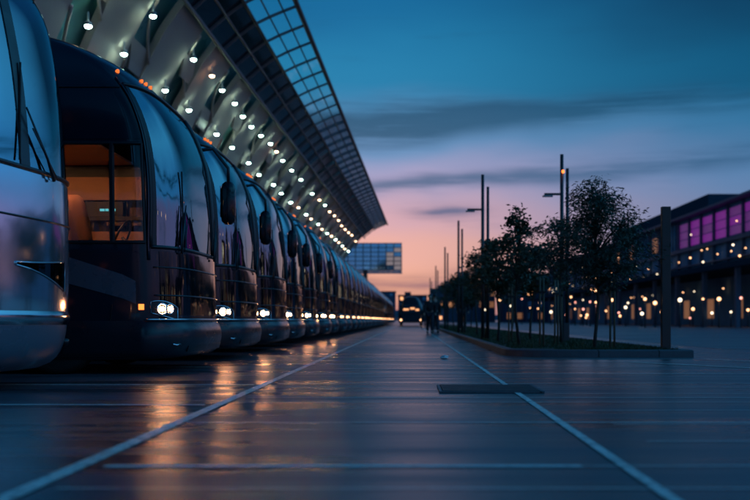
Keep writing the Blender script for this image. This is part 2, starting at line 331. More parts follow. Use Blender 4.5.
def make_coach(label, P, silver=False, full=True):
    S = Shape(D=.52, n=3.0, silver=True) if silver else Shape()
    wz0, wz1, wp = (1.93, 3.72, .80) if silver else (1.45, 3.30, .82)
    body_m = M['silver'] if silver else M['navy']
    root = thing('coach', label, 'coach', group='coaches parked in a row')
    swz0, swz1 = 1.50, 2.62
    # window bays along each side by local x
    bays = [(-.70,-1.95),(-2.15,-3.65),(-3.85,-5.35),(-5.55,-7.05),(-7.25,-8.75),(-8.95,-10.45),(-10.65,-11.8)]
    zref = 2.0
    pb = [(abs(S.at_x(a, zref)), abs(S.at_x(b, zref))) for a, b in bays]; pb[0] = (wp+.055, pb[0][1])
    ps = set([-3.0, 3.0] + frange(-1, 1, 44) + [-wp, wp])
    for a, b in pb: ps |= {a, b, -a, -b}
    ps |= {1+.02*i for i in range(1, 6)} | {-1-.02*i for i in range(1, 6)}
    ps = sorted(ps); zs = sorted(set([.17,.20,.25,.33,.42,.5,.6,.8,1.0,1.2,1.35,wz0,wz1,swz0,swz1,1.7,1.9,2.1,2.3,2.5,2.75,2.9,3.0,3.1,3.2,3.3,3.4,3.5,3.58,3.65,3.72,3.78,3.84,3.9,3.95,3.99,4.03,4.06,4.085,4.105,4.12,4.129]))
    def hole(p, z):
        if abs(p) < wp and wz0 < z < wz1: return True
        if swz0 < z < swz1:
            for a, b in pb:
                if a < abs(p) < b: return True
        return False
    mb = MB(); vs = [S.P(p, z) for p in ps for z in zs]; nz = len(zs); fs = []
    for i in range(len(ps)-1):
        for j in range(nz-1):
            if hole((ps[i]+ps[i+1])/2, (zs[j]+zs[j+1])/2): continue
            a = i*nz+j; fs.append((a, a+nz, a+nz+1, a+1))
    b = len(vs)
    for k in (0, nz-1):                                  # underside and roof crown strips
        for i in range(len(ps)//2):
            j = len(ps)-1-i
            if j-i > 1: fs.append((i*nz+k, j*nz+k, (j-1)*nz+k, (i+1)*nz+k) if k else (i*nz+k, (i+1)*nz+k, (j-1)*nz+k, j*nz+k))
    for j in range(nz-1): a = (len(ps)-1)*nz+j; fs.append((a, j, j+1, a+1))
    mb.add(vs, fs); o = mb.build('body', body_m, root, True); smooth_angle(o, 40)
    # windscreen
    w = patch(S, frange(-wp+.004, wp-.004, 40), wz0+.004, wz1-.004, 18, -.004, -.012).build('windscreen', M['glass_bright' if silver else 'glass'], root); smooth_angle(w, 40)
    gp = [(p, wz0) for p in frange(-wp, wp, 40)]+[(wp, z) for z in frange(wz0, wz1, 14)]+[(p, wz1) for p in frange(wp, -wp, 40)]+[(-wp, z) for z in frange(wz1, wz0, 14)]
    ribbon(S, gp, .022, .004).build('windscreen_frame', M['black'], root, True)
    if not silver:                                      # raised rounded pillar sweeping up beside the screen
        for sg in (-1, 1):
            patch(S, frange(wp+.008, wp+.048, 6) if sg > 0 else frange(-(wp+.048), -(wp+.008), 6), 1.30, 3.36, 20, .0,
                  outf=lambda p, t: .006+.035*math.sin(math.pi*min(1, max(0, (abs(p)-wp-.008)/.04)))).build('screen_pillar', M['navy'], root, True)
        patch(S, frange(.17, .215, 5), 1.47, 3.28, 20, .0, outf=lambda p, t: .012+.02*math.sin(math.pi*min(1, max(0, (p-.17)/.045)))).build('screen_pillar', M['black'], root, True)
        ribbon(S, [(.225, z) for z in frange(1.47, 3.28, 20)], .007, .012).build('pillar_trim', M['chrome'], root, True)
    # dividing post and inner shade strip
    patch(S, frange(.02, .06, 4) if silver else frange(-wp+.01, -wp+.075, 3), wz0, wz1, 12, .004).build('screen_divider' if silver else 'screen_shade', M['black'], root)
    # side glass
    for k, (a, b) in enumerate(pb):
        for sg in (-1, 1):
            if not full and k > 2: continue
            nn_ = 16 if k == 0 else 4; pp = frange(a+.003, b-.003, nn_) if sg > 0 else frange(-b+.003, -a-.003, nn_)
            o = patch(S, pp, swz0, swz1, 8, -.006, -.012).build('side_window', M['sideglass'] if k < 2 else M['darkglass'], root); smooth_angle(o)
            if k < 3:
                f = MB(); q = lambda v: sg*v
                ribbon(S, [(q(x), swz0) for x in frange(a, b, 12)]+[(q(x), swz1) for x in frange(b, a, 12)]+[(q(a), swz0)], .02, .006, f)
                if k == 0:
                    for tt in (.42, .72): c = a+(b-a)*tt; ribbon(S, [(q(c), swz0), (q(c), swz1)], .03 if tt < .5 else .02, .004, f)
                f.build('window_frame', M['black'], o)
    # dark header band over the side glass
    for sg in (-1, 1):
        pp = frange(wp+.06, 1.02, 8)+frange(1.05, 2.95, 16); pp = pp if sg > 0 else [-x for x in pp[::-1]]
        o = patch(S, pp, swz1+.05, 3.24, 5, .006).build('header_band', M['gloss_black'] if silver else M['navy'], root); smooth_angle(o)
        ribbon(S, [(p, 3.26) for p in pp], .010, .006).build('roof_trim', M['chrome' if silver else 'bumper'], root, True)
    # lower front: gloss panel, trims
    o = patch(S, frange(-.72, .72, 30), .68, wz0-.05, 8, .010).build('front_panel', M['silver'] if silver else M['gloss_black'], root); smooth_angle(o)
    for z in ((1.22,.90) if not silver else (1.5,)):
        ribbon(S, [(p, z) for p in frange(-.8, .8, 30)], .009, .016).build('front_trim', M['bumper'] if not silver else M['black'], root, True)
    if silver:
        o = patch(S, [x for x in frange(-1.6, 1.6, 60)], .58, .70, 4, .0, outf=lambda p, t: .012+.022*math.sin(math.pi*t)).build('chrome_strip', M['chrome'], root); smooth_angle(o)
        o = patch(S, frange(-1.5, 1.5, 50), .80, 1.30, 3, .004).build('lower_panel', M['silver'], root); smooth_angle(o)
    # bumper with a rolled lip
    if not silver:
        def bf(p, t):
            return .012+.075*(math.sin(math.pi*min(1, t*1.05))**.5 if 0 < t < .95 else 0)*(1 if abs(p) < .9 else max(0, (1.12-abs(p))/.22))
        ob = patch(S, frange(-1.12, 1.12, 60), .20, .61, 14, 0, outf=bf).build('bumper', M['bumper'], root); smooth_angle(ob, 50)
        g = MB(); ribbon(S, [(p, .625) for p in frange(-.9, .9, 40)], .012, .03, g); g.build('bumper_trim', M['chrome'], ob, True)
        g = MB(); patch(S, frange(-.35, .35, 12), .28, .34, 2, .088, .05, mb=g); g.build('air_intake', M['black'], ob)
        for q in (-.55, .55):
            g = MB(); ribbon(S, [(q-.05, .36), (q, .35), (q+.05, .36)], .012, .095, g); g.build('fog_lamp', M['chrome'], ob, True)
    else:
        ob = patch(S, frange(-1.12, 1.12, 60), .18, .575, 8, 0, outf=lambda p, t: .012+.012*math.sin(math.pi*t)).build('bumper', M['silver_low'], root); smooth_angle(ob, 50)
        g = MB().lathe([(0,.02),(.03,.02),(.034,0),(.034,-.02)], S.O(.62, .42, .045), S.N(.62, .42), 16); g.build('fog_lamp', M['black'], ob, True)
    # headlights
    for sg in (-1, 1):
        if silver:
            q0, q1 = (.0, .36) if sg > 0 else (-.95, -.60)
            pp = frange(q0, q1, 8)
            tt_ = lambda p: (p-q0)/(q1-q0) if sg > 0 else (q1-p)/(q1-q0)
            lo = lambda p: 1.085-.20*tt_(p); hi_ = lambda p: 1.11+.05*tt_(p)
            MB().tube([S.O(p, z, .016) for p, z in [(p, lo(p)) for p in pp]+[(p, hi_(p)) for p in pp[::-1]]+[(pp[0], lo(pp[0]))]], .008, 6).build('headlight_bezel', M['chrome'], root, True)
            patch(S, pp, lo, hi_, 4, .014).build('headlight', M['darkglass'], root)
            continue
        zc, pc = .745, .66
        lo = lambda p: zc-.085+.035*((abs(p)-pc)/.16); hi = lambda p: zc+.085-.03*((abs(p)-pc)/.16)**2+.03*((abs(p)-pc)/.16)
        pp = frange(.48, .84, 12); pp = pp if sg > 0 else [-x for x in pp[::-1]]
        hb = patch(S, pp, lo, hi, 5, .014).build('headlight', M['black'], root)
        ed = [(p, lo(p)) for p in pp]+[(p, hi(p)) for p in pp[::-1]]+[(pp[0], lo(pp[0]))]
        MB().tube([S.O(p, z, .016) for p, z in ed], .007, 6).build('bezel', M['chrome'], hb, True)
        for q, rr in ((.61, .048), (.71, .055)):
            c = S.O(sg*q, zc, .010); nn = S.N(sg*q, zc)
            MB().lathe([(rr*1.25,.0),(rr*1.35,.02),(rr*1.1,.03),(rr*.95,.018)], c, nn, 20).build('reflector', M['chrome'], hb, True)
            MB().lathe([(rr*.55,.012),(rr*.5,.03),(rr*.25,.040),(0.0005,.043)], c, nn, 16).build('bulb', M['head'], hb, True)
        q = .93
        patch(S, frange(q-.022, q+.022, 6) if sg > 0 else frange(-q-.022, -q+.022, 6), .735, .80, 4, .018).build('turn_signal', M['amber_hi'], root)
    if silver:
        pass
    # side lower: slanted plum panel + seam + side markers
    if not silver:
        for sg in (-1, 1):
            pp = frange(.97, 1.9, 24); pp = pp if sg > 0 else [-x for x in pp[::-1]]
            o = patch(S, pp, lambda p: min(1.40, .80+1.6*max(0, abs(p)-.97)), lambda p: min(1.46, 1.06+1.9*max(0, abs(p)-.97)), 3, .007).build('slanted_side_panel', M['plum'], root); smooth_angle(o)
            for q, z in ((1.12, 1.36), (1.20, .86)):
                g = MB(); pq = S.O(sg*q, z, .012); MB().lathe([(0.001,.012),(.03,.010),(.045,0)], pq, S.N(sg*q, z), 12).build('side_marker', M['amber'], root, True)
            ribbon(S, [(sg*1.03, .80), (sg*1.03, .24)], .006, .012).build('body_seam', M['black'], root)
        # roof and screen-top marker lamps
        for q, z in ((-1.13, 3.50), (-.70, 3.46), (-.27, 3.46), (-.19, 3.46), (-.11, 3.46), (.6, 3.46), (1.09, 3.52)):
            pq = S.O(q, z, .004); rr = .07 if q < -1 else (.05 if q > 1 else .024)
            MB().lathe([(0.001,.03),(rr*.6,.024),(rr,.004),(rr,-.01)], pq, S.N(q, z), 14).build('marker_lamp', M['amber_hi'] if abs(q) > 1 else M['amber'], root, True)
    # wipers
    for q, lean in (((.20, -.16), (-.62, -.20)) if silver else ((-.42, .10), (.10, .10))):
        g = MB(); pts = [(q, wz0-.06), (q+lean*.3, wz0+.12), (q+lean, wz0+.52)]
        g.tube([S.O(p, z, .045) for p, z in pts], [.016,.012,.008], 6)
        g.tube([S.O(q+.05, wz0-.04, .04), S.O(q+lean+.02, wz0+.35, .05)], .007, 6)
        ww = g.build('wiper', M['black'], root, True)
        MB().tube([S.O(q+lean-.03, wz0+.05, .02), S.O(q+lean+.01, wz0+.92, .02)], .010, 6).build('wiper_blade', M['rubber'], ww, True)
    # mirror on the far side, hung from an arm
    if not silver:
        a = S.O(.8, 3.0, .0); c = Vector((a.x+.50, 1.36, 2.42))
        MB().tube([a, a+Vector((.28,.14,.06)), Vector((c.x,c.y,2.78)), Vector((c.x,c.y,2.58))], [.028,.026,.024,.022], 8).build('mirror_arm', M['black'], root, True)
        prof = [(0,.30),(.05,.295),(.09,.26),(.108,.18),(.112,0),(.108,-.18),(.095,-.27),(.05,-.31),(0,-.315)]
        g = MB(); n = 16; vs = []
        for r, h in prof:
            for k in range(n):
                an = 2*math.pi*k/n; cx, cy = math.cos(an), math.sin(an)
                vs.append((c.x+r*.95*math.copysign(abs(cx)**.75, cx), c.y+r*.85*math.copysign(abs(cy)**.75, cy), c.z-.13+h))
        g.add(vs, [(i*n+k, i*n+(k+1)%n, (i+1)*n+(k+1)%n, (i+1)*n+k) for i in range(len(prof)-1) for k in range(n)])
        mh = g.build('mirror', M['gloss_black'], root, True)
        for z0, z1 in ((c.z-.34, c.z-.16), (c.z-.13, c.z+.10)):
            MB().box(c.x-.104, c.x-.100, c.y-.072, c.y+.072, z0, z1).build('mirror_glass', M['chrome'], mh)
    # wheels
    for x in ((-1.42, -8.4, -9.8) if full else (-1.42, -8.4)):
        for sg in (-1, 1):
            c = Vector((x, sg*1.09, .50)); ax = (0, sg, 0)
            t = MB().lathe([(.29,-.13),(.44,-.14),(.485,-.11),(.50,-.05),(.50,.05),(.485,.11),(.44,.14),(.29,.13)], c, ax, 32).build('wheel', M['rubber'], root, True)
            MB().lathe([(.29,.13),(.30,.10),(.25,.06),(.16,.05),(.13,.10),(.06,.11),(.001,.11)], c, ax, 24).build('rim', M['rim'], t, True)
    # cabin
    cab = []
    MB().box(-11.8,-.95,-1.15,1.15,1.02,1.06).build('cabin_floor', M['dash'], root)
    g = MB(); g.box(-.72,-.36,-.95,.95,1.12,1.40); g.box(-.78,-.6,-1.0,-.1,1.40,1.50); g.build('dashboard', M['dash'], root, bevel=.04)
    if not silver:
        MB().box(-11.5,-.95,1.16,1.20,1.08,1.86).box(-11.5,-1.0,1.14,1.20,2.30,2.62).build('cabin_lining', M['wood'], root)
        MB().box(-1.9,-1.35,.95,1.10,2.05,2.25).box(-2.3,-.9,.9,1.16,1.99,2.04).build('cabin_shelf', M['dash'], root)
        MB().box(-1.66,-1.60,.93,.945,2.12,2.15).box(-1.585,-1.545,.93,.945,2.12,2.15).box(-1.53,-1.45,.93,.945,2.12,2.15).build('display', M['display'], root)
        MB().box(-11.0,-.9,-.95,-.90,2.745,2.765).box(-11.0,-3.4,.60,.63,2.75,2.765).build('cabin_lamp', M['cabin_lamp'], root)
        MB().box(-11.8,-1.25,-1.1,1.1,2.78,2.81).build('cabin_ceiling', M['wood'], root)
        g = MB(); g.tube([(-.88+.20*math.sin(a)*.45, -.55+.20*math.cos(a), 1.62+.20*math.sin(a)) for a in frange(0, 2*math.pi, 20)], .014, 6); g.tube([(-.88,-.55,1.62),(-.7,-.55,1.42)], .02, 6); g.build('steering_wheel', M['black'], root, True)
    def seat(x, y):
        g = MB(); n = 10; prof = []
        for w_, z in ((.22,1.35),(.24,1.6),(.24,1.85),(.21,2.02),(.14,2.10),(.04,2.12)): prof.append((w_, z))
        vs = []
        for w_, z in prof:
            lean = -(z-1.35)*.18
            vs += [(x+lean-.06,y-w_,z),(x+lean-.02,y-w_*1.02,z),(x+lean+.06,y-w_*.9,z),(x+lean+.06,y+w_*.9,z),(x+lean-.02,y+w_*1.02,z),(x+lean-.06,y+w_,z)]
        fs = [(i*6+k, i*6+(k+1)%6, (i+1)*6+(k+1)%6, (i+1)*6+k) for i in range(len(prof)-1) for k in range(6)]+[(30,31,32,33,34,35)]
        g.add(vs, fs); g.box(x-.05,x+.42,y-.24,y+.24,1.30,1.44); return g.build('passenger_seat', M['seat'], root, True)
    for x, y in ((-1.30,-.62),(-2.2,-.62),(-2.1,.62),(-3.1,-.62),(-3.1,.62),(-4.1,-.62),(-4.1,.62)): 
        if full: seat(x, y)
    return root

NOSE = -2.62
Y0 = 11.45; STEP = 3.42
ords = ['second','third','fourth','fifth','sixth','seventh','eighth','ninth','tenth','eleventh','twelfth']
silver = make_coach('silver-blue coach with a big wiper, nearest at the left edge of the photo', PROF, silver=True)
silver.location = (-3.31, 7.55, 0); silver.rotation_euler.z = R(-9)
proto = make_coach('glossy dark navy coach with lit orange cabin, second in the row beside the silver one', PROF)
proto.location = (NOSE, Y0, 0)
rr = random.Random(3)
MAIN = {'body','pillar_trim','bezel','windscreen','windscreen_frame','front_panel','bumper','bumper_trim','headlight','reflector','bulb','turn_signal','side_window','window_frame','header_band','roof_trim','mirror','mirror_arm','wheel','rim','wiper','screen_pillar','screen_shade','slanted_side_panel','marker_lamp','front_trim','cabin_floor','cabin_lamp','passenger_seat','cabin_lining','cabin_ceiling','dashboard','side_marker','cabin_shelf','display','steering_wheel','fog_lamp'}
FAR = {'body','reflector','windscreen','windscreen_frame','front_panel','bumper','headlight','reflector','bulb','mirror','mirror_arm','screen_pillar','wheel','cabin_floor','cabin_ceiling','dashboard'}
for i in range(1, 37):
    c = copy_tree(proto, None, (MAIN-{'cabin_lamp'} if i in (2, 5) else MAIN) if i < 7 else FAR)
    if i >= 7:
        for q in c.children:
            for b_ in q.children:
                if b_.name.startswith('bulb'): b_.material_slots[0].link = 'OBJECT'; b_.material_slots[0].material = M['head_far']
    c.location = (NOSE+rr.uniform(-.05,.05), Y0+STEP*i+rr.uniform(-.08,.08), 0); c.rotation_euler.z = R(rr.uniform(-.6,.6)+10*max(0, min(1, (i-1.5)/7)))
    if i < len(ords): c['label'] = 'glossy dark navy coach with lit headlamps, %s from the camera in the parked row' % ords[i]
    else: c['label'] = 'small blurred dark coach in the far end of the parked row, past the twelfth'

# ------------------------------------------------------------------ oncoming vehicle in the lane
def oncoming():
    t = thing('oncoming_bus', 'dark round-topped bus driving towards the camera at the end of the lane', 'bus', (.02, 92, 0))
    prof = [(.35,1.26),(.6,1.32),(1.3,1.32),(1.6,1.26),(2.1,1.12),(2.6,.90),(2.9,.66),(3.02,.40),(3.05,.05)]
    mb = MB(); vs = []; ys = [(-.0,.72),(.12,.9),(.5,1),(9,1),(9.3,.9)]
    ring = []
    for z, w in prof: ring.append((-w, z))
    for z, w in prof[::-1]: ring.append((w, z))
    n = len(ring)
    for y, k in ys:
        for x, z in ring: vs.append((x*k, y+max(0, (z-1.3))*.35, .35+(z-.35)*(.9+.1*k)))
    fs = [(i*n+k, i*n+(k+1)%n, (i+1)*n+(k+1)%n, (i+1)*n+k) for i in range(len(ys)-1) for k in range(n)]+[tuple(range(n)), tuple((len(ys)-1)*n+k for k in range(n))[::-1]]
    mb.add(vs, fs); smooth_angle(mb.build('body', M['navy'], t), 40)
    MB().add([(-.85,.0,1.35),(.85,.0,1.35),(.72,.22,2.15),(-.72,.22,2.15)], [(0,1,2,3)]).add([(-.85,-.03,1.35),(.85,-.03,1.35),(.72,.19,2.15),(-.72,.19,2.15)], [(3,2,1,0)]).build('windscreen', M['darkglass'], t)
    for a, b, z in ((-.8,-.25,1.62),(-.1,.35,1.72),(.45,.8,1.58)): box('cabin_lamp', M['warmwin'], t, a, b, -.09, -.06, z, z+.16)
    for x in (-1.05, 1.0):
        MB().lathe([(.10,0),(.09,.05),(.001,.06)], (x,-.06,.62), (0,-1,0), 16).build('headlight', M['globe_warm'], t, True)
    MB().lathe([(.13,0),(.11,.05),(.001,.06)], (1.28,-.06,1.05), (0,-1,0), 16).build('marker_lamp', M['globe_warm'], t, True)
    box('bumper', M['bumper'], t, -1.15, 1.15, -.12, .15, .33, .5, bevel=.03)
    for x in (-1.05, 1.05):
        for y in (1.6, 7.2): MB().lathe([(.25,-.13),(.47,-.12),(.49,0),(.47,.12),(.25,.13),(.001,.13)], (x,y,.49), (1,0,0), 20).build('wheel', M['rubber'], t, True)
oncoming()

# ------------------------------------------------------------------ canopy over the coaches
canopy = thing('terminal_canopy', 'vast glass and steel canopy with rows of downlights sweeping over the coaches', 'canopy', (0,0,0))
SEC = [(0,0),(.62,-.24),(1.24,-.50),(1.85,-.80),(2.6,-1.34),(3.35,-2.0),(4.25,-2.85),(4.85,-3.5),(5.45,-4.2),(6.2,-5.3),(7.2,-6.9),(8.6,-8.6)]
YA, YB = 14., 132.
def sec(t, y, up=0):
    """t index into SEC (float); y depth; up lifts along the outward normal"""
    i = min(len(SEC)-2, int(t)); f = t-i; a = SEC[i]; b = SEC[i+1]
    da = a[0]+(b[0]-a[0])*f; db = a[1]+(b[1]-a[1])*f
    x0 = -(3.5+1.57*(130-y)/91); n = Vector((-(b[1]-a[1]), 0, 0)); nx = (b[1]-a[1]); nz = -(b[0]-a[0])
    L = math.hypot(nx, nz); ux, uz = nx/L, -nz/L
    return Vector((x0-da+ux*up, y, CAMH+14.0+db+uz*up))
def skin(t0, t1, nt, y0, y1, ny, up0, up1, mb=None, shear=0.):
    mb = mb or MB(); vs = []
    for u in (up0, up1):
        for i in range(nt+1):
            t = t0+(t1-t0)*i/nt
            for j in range(ny+1): vs.append(sec(t, y0+(y1-y0)*j/ny+shear*(t-t0), u))
    n1 = ny+1; o = (nt+1)*n1; fs = []
    for i in range(nt):
        for j in range(ny):
            a = i*n1+j; fs += [(a,a+1,a+n1+1,a+n1), (o+a,o+a+n1,o+a+n1+1,o+a+1)]
    for j in range(ny): fs += [(j,o+j,o+j+1,j+1)]; a = nt*n1+j; fs += [(a,a+1,o+a+1,o+a)]
    for i in range(nt): a = i*n1; fs += [(a,a+n1,o+a+n1,o+a)]; a += ny; fs += [(a,o+a,o+a+n1,a+n1)]
    return mb.add(vs, fs)
nrib = int((YB-YA)/2.6)
skin(0, 3, 3, YA, YB, nrib, .03, .05).build('glass_edge_band', M['skyglass'], canopy)
skin(3, 5, 4, YA, 70, nrib, .05, .12).build('dark_glass_band', M['deepglass'], canopy)
for k in range(12): skin(3.08, 4.9, 5, 70.4+k*5.1, min(YB, 74.2+k*5.1), 2, .05, .12).build('warm_panel', M['soffit'], canopy)
skin(3, 5, 4, 70, YB, 24, .30, .36).build('upper_panel', M['teal'], canopy)
skin(5, 11, 18, YA, YB, 60, .50, .55).build('upper_soffit', M['teal'], canopy)
# transverse steel ribs
for k in range(nrib+1):
    y = YA+k*2.6; mb = MB()
    ts = frange(0, 5, 20); w = .055
    vs = []
    for t in ts:
        for dy, u in ((-w,-.075),(w,-.075),(w,.02),(-w,.02)): vs.append(sec(t, y+dy, u))
    fs = [(i*4+q, i*4+(q+1)%4, (i+1)*4+(q+1)%4, (i+1)*4+q) for i in range(len(ts)-1) for q in range(4)]+[(0,1,2,3),(80,83,82,81)]
    mb.add(vs, fs).build('rib', M['ribgrey'], canopy)
for t, r, mm in ((0,.12,'rib'),(1,.035,'rib'),(2,.035,'rib'),(3,.07,'rib'),(4,.05,'ribgrey'),(5,.09,'ribgrey')):
    MB().tube([sec(t, y, -.05) for y in frange(YA, YB, 24)], r, 6).build('rail', M[mm], canopy, True)
# soffit: sheared taupe beams with open teal fields between
k = 0; y = YA-6
PER = 5.2
while y < YB-2:
    y1 = y+3.0
    if y1+12 > YA:
        yy0, yy1 = max(y, YA-6), min(y1, YB-3)
        skin(5, 11, 14, yy0, yy1, 2, .02, .30, shear=.55).build('soffit_beam', M['soffit'], canopy)
        # thin pale arcs bridging the open fields, and cross plates
        for q in range(2):
            t0 = 5.3+q*2.6
            pts = [sec(t0+2.3*s_, y1+.55*(t0+2.3*s_-5)+2.2*s_, -.02+.22*math.sin(math.pi*s_)) for s_ in frange(0, 1, 10)]
            if pts[-1].y < YB: MB().tube(pts, .06, 6).build('strut', M['pink'], canopy, True)
        t0 = 6.0 if k % 2 else 7.2
        skin(t0, t0+1.0, 4, y1+.55*(t0-5)+.02, y1+.55*(t0-5)+1.7, 2, .10, .22, shear=.55+.9).build('cross_plate', M['pink'] if k % 3 == 0 else M['soffit'], canopy)
    y += PER; k += 1
rl_ = random.Random(31)
# downlights: two main rows and a sparser inner one
def downlight(t, y, warm=False, r=.115):
    t += rl_.uniform(-.12,.12); y += rl_.uniform(-.25,.25); p = sec(t, y, -.30)
    MB().tube([p+Vector((0,0,.1)), p+Vector((0,0,.45))], .03, 6).build('stem', M['housing'], canopy)
    root = MB().lathe([(r*.75,.14),(r*1.1,.12),(r*1.15,.03),(r*1.0,.0)], p, (0,0,1), 14).build('downlight', M['housing'], canopy, True)
    MB().lathe([(r*1.0,.02),(r*.9,-.045),(r*.5,-.075),(.001,-.085)], p, (0,0,1), 14).build('lens', M['lamp_warm'] if warm else M['lamp_green'], root, True)
y = 27.0
while y < 128:
    downlight(6.0, y, y > 90 or rl_.random() < .12); y += (2.6 if y < 60 else 4.4)+(3.0 if rl_.random() < .15 else 0)
y = 24.0; k = 0
while y < 128:
    downlight(8.0, y+(k % 2)*.6, y > 70 and k % 2 == 0); y += 4.4; k += 1
y = 22.0
while y < 120: downlight(9.1, y, True, .12); y += 9.
# columns carrying the canopy, behind the coaches
for y in (20, 46, 72, 98, 124):
    MB().tube([(-19.4,y,0),(-17.5,y,5.0),(-15.2,y,8.2)], [.35,.3,.22], 12).build('support_leg', M['concrete'], canopy, True)

# terminal hall behind the coach tails; glazing glow added to warm ground between coaches
term = thing('terminal_building', 'low terminal hall behind the parked coaches, its glazing glow added to warm the ground between them', 'building', (0,0,0))
box('wall', M['terminal'], term, -34, -18.2, -5, 150, 3.6, 6.3)
box('wall', M['terminal'], term, -34, -18.0, -5, 150, 0, .5)
box('rear_wall', M['bluewall2'], term, -34.4, -34, -5, 150, 0, 6.3)
for i in range(31):
    y = -5+i*5
    box('window', M['gapglow'], term, -18.3, -18.25, y+.12, y+4.88, .5, 3.6)
    box('mullion', M['rib'], term, -18.4, -18.05, y-.1, y+.1, .5, 3.6)

# elevated gridded glass block at the end of the row
gb = thing('glass_block', 'flat-roofed gridded glass block raised beyond the end of the canopy', 'building', (0,0,0))
gx0, gx1, gy, gz0, gz1 = -20., -1.75, 165., 9.8, 14.7
box('block_body', M['cyanpane'], gb, gx0, gx1, gy, gy+14, gz0, gz1)
ncol, nrow = 13, 6
for i in range(ncol+1):
    x = gx0+(gx1-gx0)*i/ncol; box('mullion', M['rib'], gb, x-.07, x+.07, gy-.16, gy-.003, gz0, gz1)
for j in range(nrow+1):
    z = gz0+(gz1-gz0)*j/nrow; box('transom', M['rib'], gb, gx0-.1, gx1+.12, gy-.13, gy-.004, z-.055, z+.055)
for i in range(ncol-2, ncol):
    for j in range(nrow-1):
        if (i+j) % 4 == 3: continue
        x = gx0+(gx1-gx0)*i/ncol; z = gz0+(gz1-gz0)*j/nrow
        box('pane', M['palepane'], gb, x+.09, x+1.3, gy-.04, gy-.006, z+.07, z+.74)
for x in (-18, -13, -8.5): box('support_leg', M['concrete'], gb, x-.4, x+.4, gy+2, gy+2.8, 0, gz0)

# ------------------------------------------------------------------ planted island
IX0, IX1, IY0, IY1 = 1.62, 4.68, 14.9, 120.
def island_outline(inset):
    pts = []; r = 1.5
    x0, x1, y0, y1 = IX0+inset, IX1-inset, IY0+inset, IY1-inset; r -= inset
    for a in frange(180, 270, 10): pts.append((x0+r+r*math.cos(R(a)), y0+r+r*math.sin(R(a))*.55-r*.45))
    pts.append((x1, y0)); pts.append((x1, y1)); pts.append((x0, y1))
    return pts
o1, o2 = island_outline(0), island_outline(.14); n = len(o1); kz = .125; vs = []
b_ = island_outline(.02)
for p in o1: vs.append((*p, 0))
for p in o1: vs.append((*p, kz-.02))
for p in b_: vs.append((*p, kz))
for p in o2: vs.append((*p, kz))
for p in o2: vs.append((*p, 0))
fs = [(l*n+i, l*n+(i+1)%n, (l+1)*n+(i+1)%n, (l+1)*n+i) for l in range(4) for i in range(n)]
kb = MB().add(vs, fs).build('kerb', M['kerb']); struct(kb)
sl = MB().add([(*p, kz-.03) for p in o2], [tuple(range(n))]).build('planting_bed', M['soil']); struct(sl)
# grass: blades in one mesh
g = MB(); rg = random.Random(11)
for i in range(15000):
    y = 15.1+ (rg.random()**2.2)*60; x = rg.uniform(IX0+.2, IX1-.2)
    if y < 16.6 and x < 2.6: continue
    h = rg.uniform(.03,.085); a = rg.uniform(0, math.pi); w = .006+.004*(y/20); lx, ly = rg.uniform(-.03,.03), rg.uniform(-.03,.03)
    dx, dy = math.cos(a)*w, math.sin(a)*w
    g.add([(x-dx,y-dy,kz-.03),(x+dx,y+dy,kz-.03),(x+lx,y+ly,kz-.03+h)], [(0,1,2)])
struct(g.build('grass', M['grass']), 'stuff'); bpy.data.objects['grass']['label'] = 'short dark grass covering the planted island'

# trees
def leaf_mesh(seed, H, z0, rx, nclump, per, L, W, droop, top_narrow=.5, spread=.17, shape='egg'):
    r = random.Random(seed); limbs = []; mb = MB(); trunk = MB()
    cz = (z0+H)/2; hz = (H-z0)/2
    # trunk
    lean = r.uniform(-.05,.05); tp = []; 
    for i in range(9):
        t = i/8; tp.append(Vector((lean*math.sin(t*3)+.03*math.sin(t*7+seed), .03*math.cos(t*5+seed), t*(z0+hz*1.2))))
    trunk.tube(tp, [.034-.022*i/8 for i in range(9)], 8)
    clumps = []
    for k in range(nclump):
        while True:
            a = r.uniform(0, 2*math.pi); u = r.uniform(-1, 1); rad = r.random()**.45
            q = math.sqrt(max(0, 1-u*u)) if shape == 'egg' else 1
            wz = 1-(top_narrow*max(0, u)) 
            lump = 1+.22*math.sin(3*a+seed)+.15*math.sin(5*a+u*4)
            c = Vector((math.cos(a)*q*rad*rx*wz*lump, math.sin(a)*q*rad*rx*wz*lump, cz+u*hz*(.55+.45*rad)))
            break
        clumps.append(c)
        base = tp[min(8, 4+int(4*max(0, min(1, (c.z-z0)/(H-z0)))))]
        mid = base.lerp(c, .5)+Vector((0,0,.06))
        trunk.tube([base, mid, c], [.012,.007,.003], 5, cap=False)
    for c in clumps:
        sp = spread*r.uniform(.6,1.3)
        for _ in range(int(per*r.uniform(.6,1.3))):
            d = Vector((max(-1.8,min(1.8,r.gauss(0,1))), max(-1.8,min(1.8,r.gauss(0,1))), max(-1.3,min(1.3,r.gauss(0,.8)))))*sp*.6; p = c+d
            if p.z < z0-.12: continue
            dirv = Vector((r.gauss(0,1), r.gauss(0,1), -droop+r.gauss(0,.5))).normalized(); out = Vector((p.x, p.y, 0)); dirv = (dirv+out*.6).normalized()
            sd = dirv.cross(Vector((r.gauss(0,1), r.gauss(0,1), r.gauss(0,1)))).normalized(); l = L*r.uniform(.6,1.35); w = W*r.uniform(.7,1.2)
            mb.add([p, p+dirv*l*.45+sd*w, p+dirv*l, p+dirv*l*.45-sd*w], [(0,1,2,3)])
    return trunk, mb
def make_tree(name, label, seed, loc, leafm, **k):
    t = thing(name, label, 'tree', loc, 0, 'young trees on the planted island')
    tr, lf = leaf_mesh(seed, **k); tr.build('trunk', M['bark'], t, True); lf.build('crown', M[leafm], t)
    return t
BZ = kz-.03
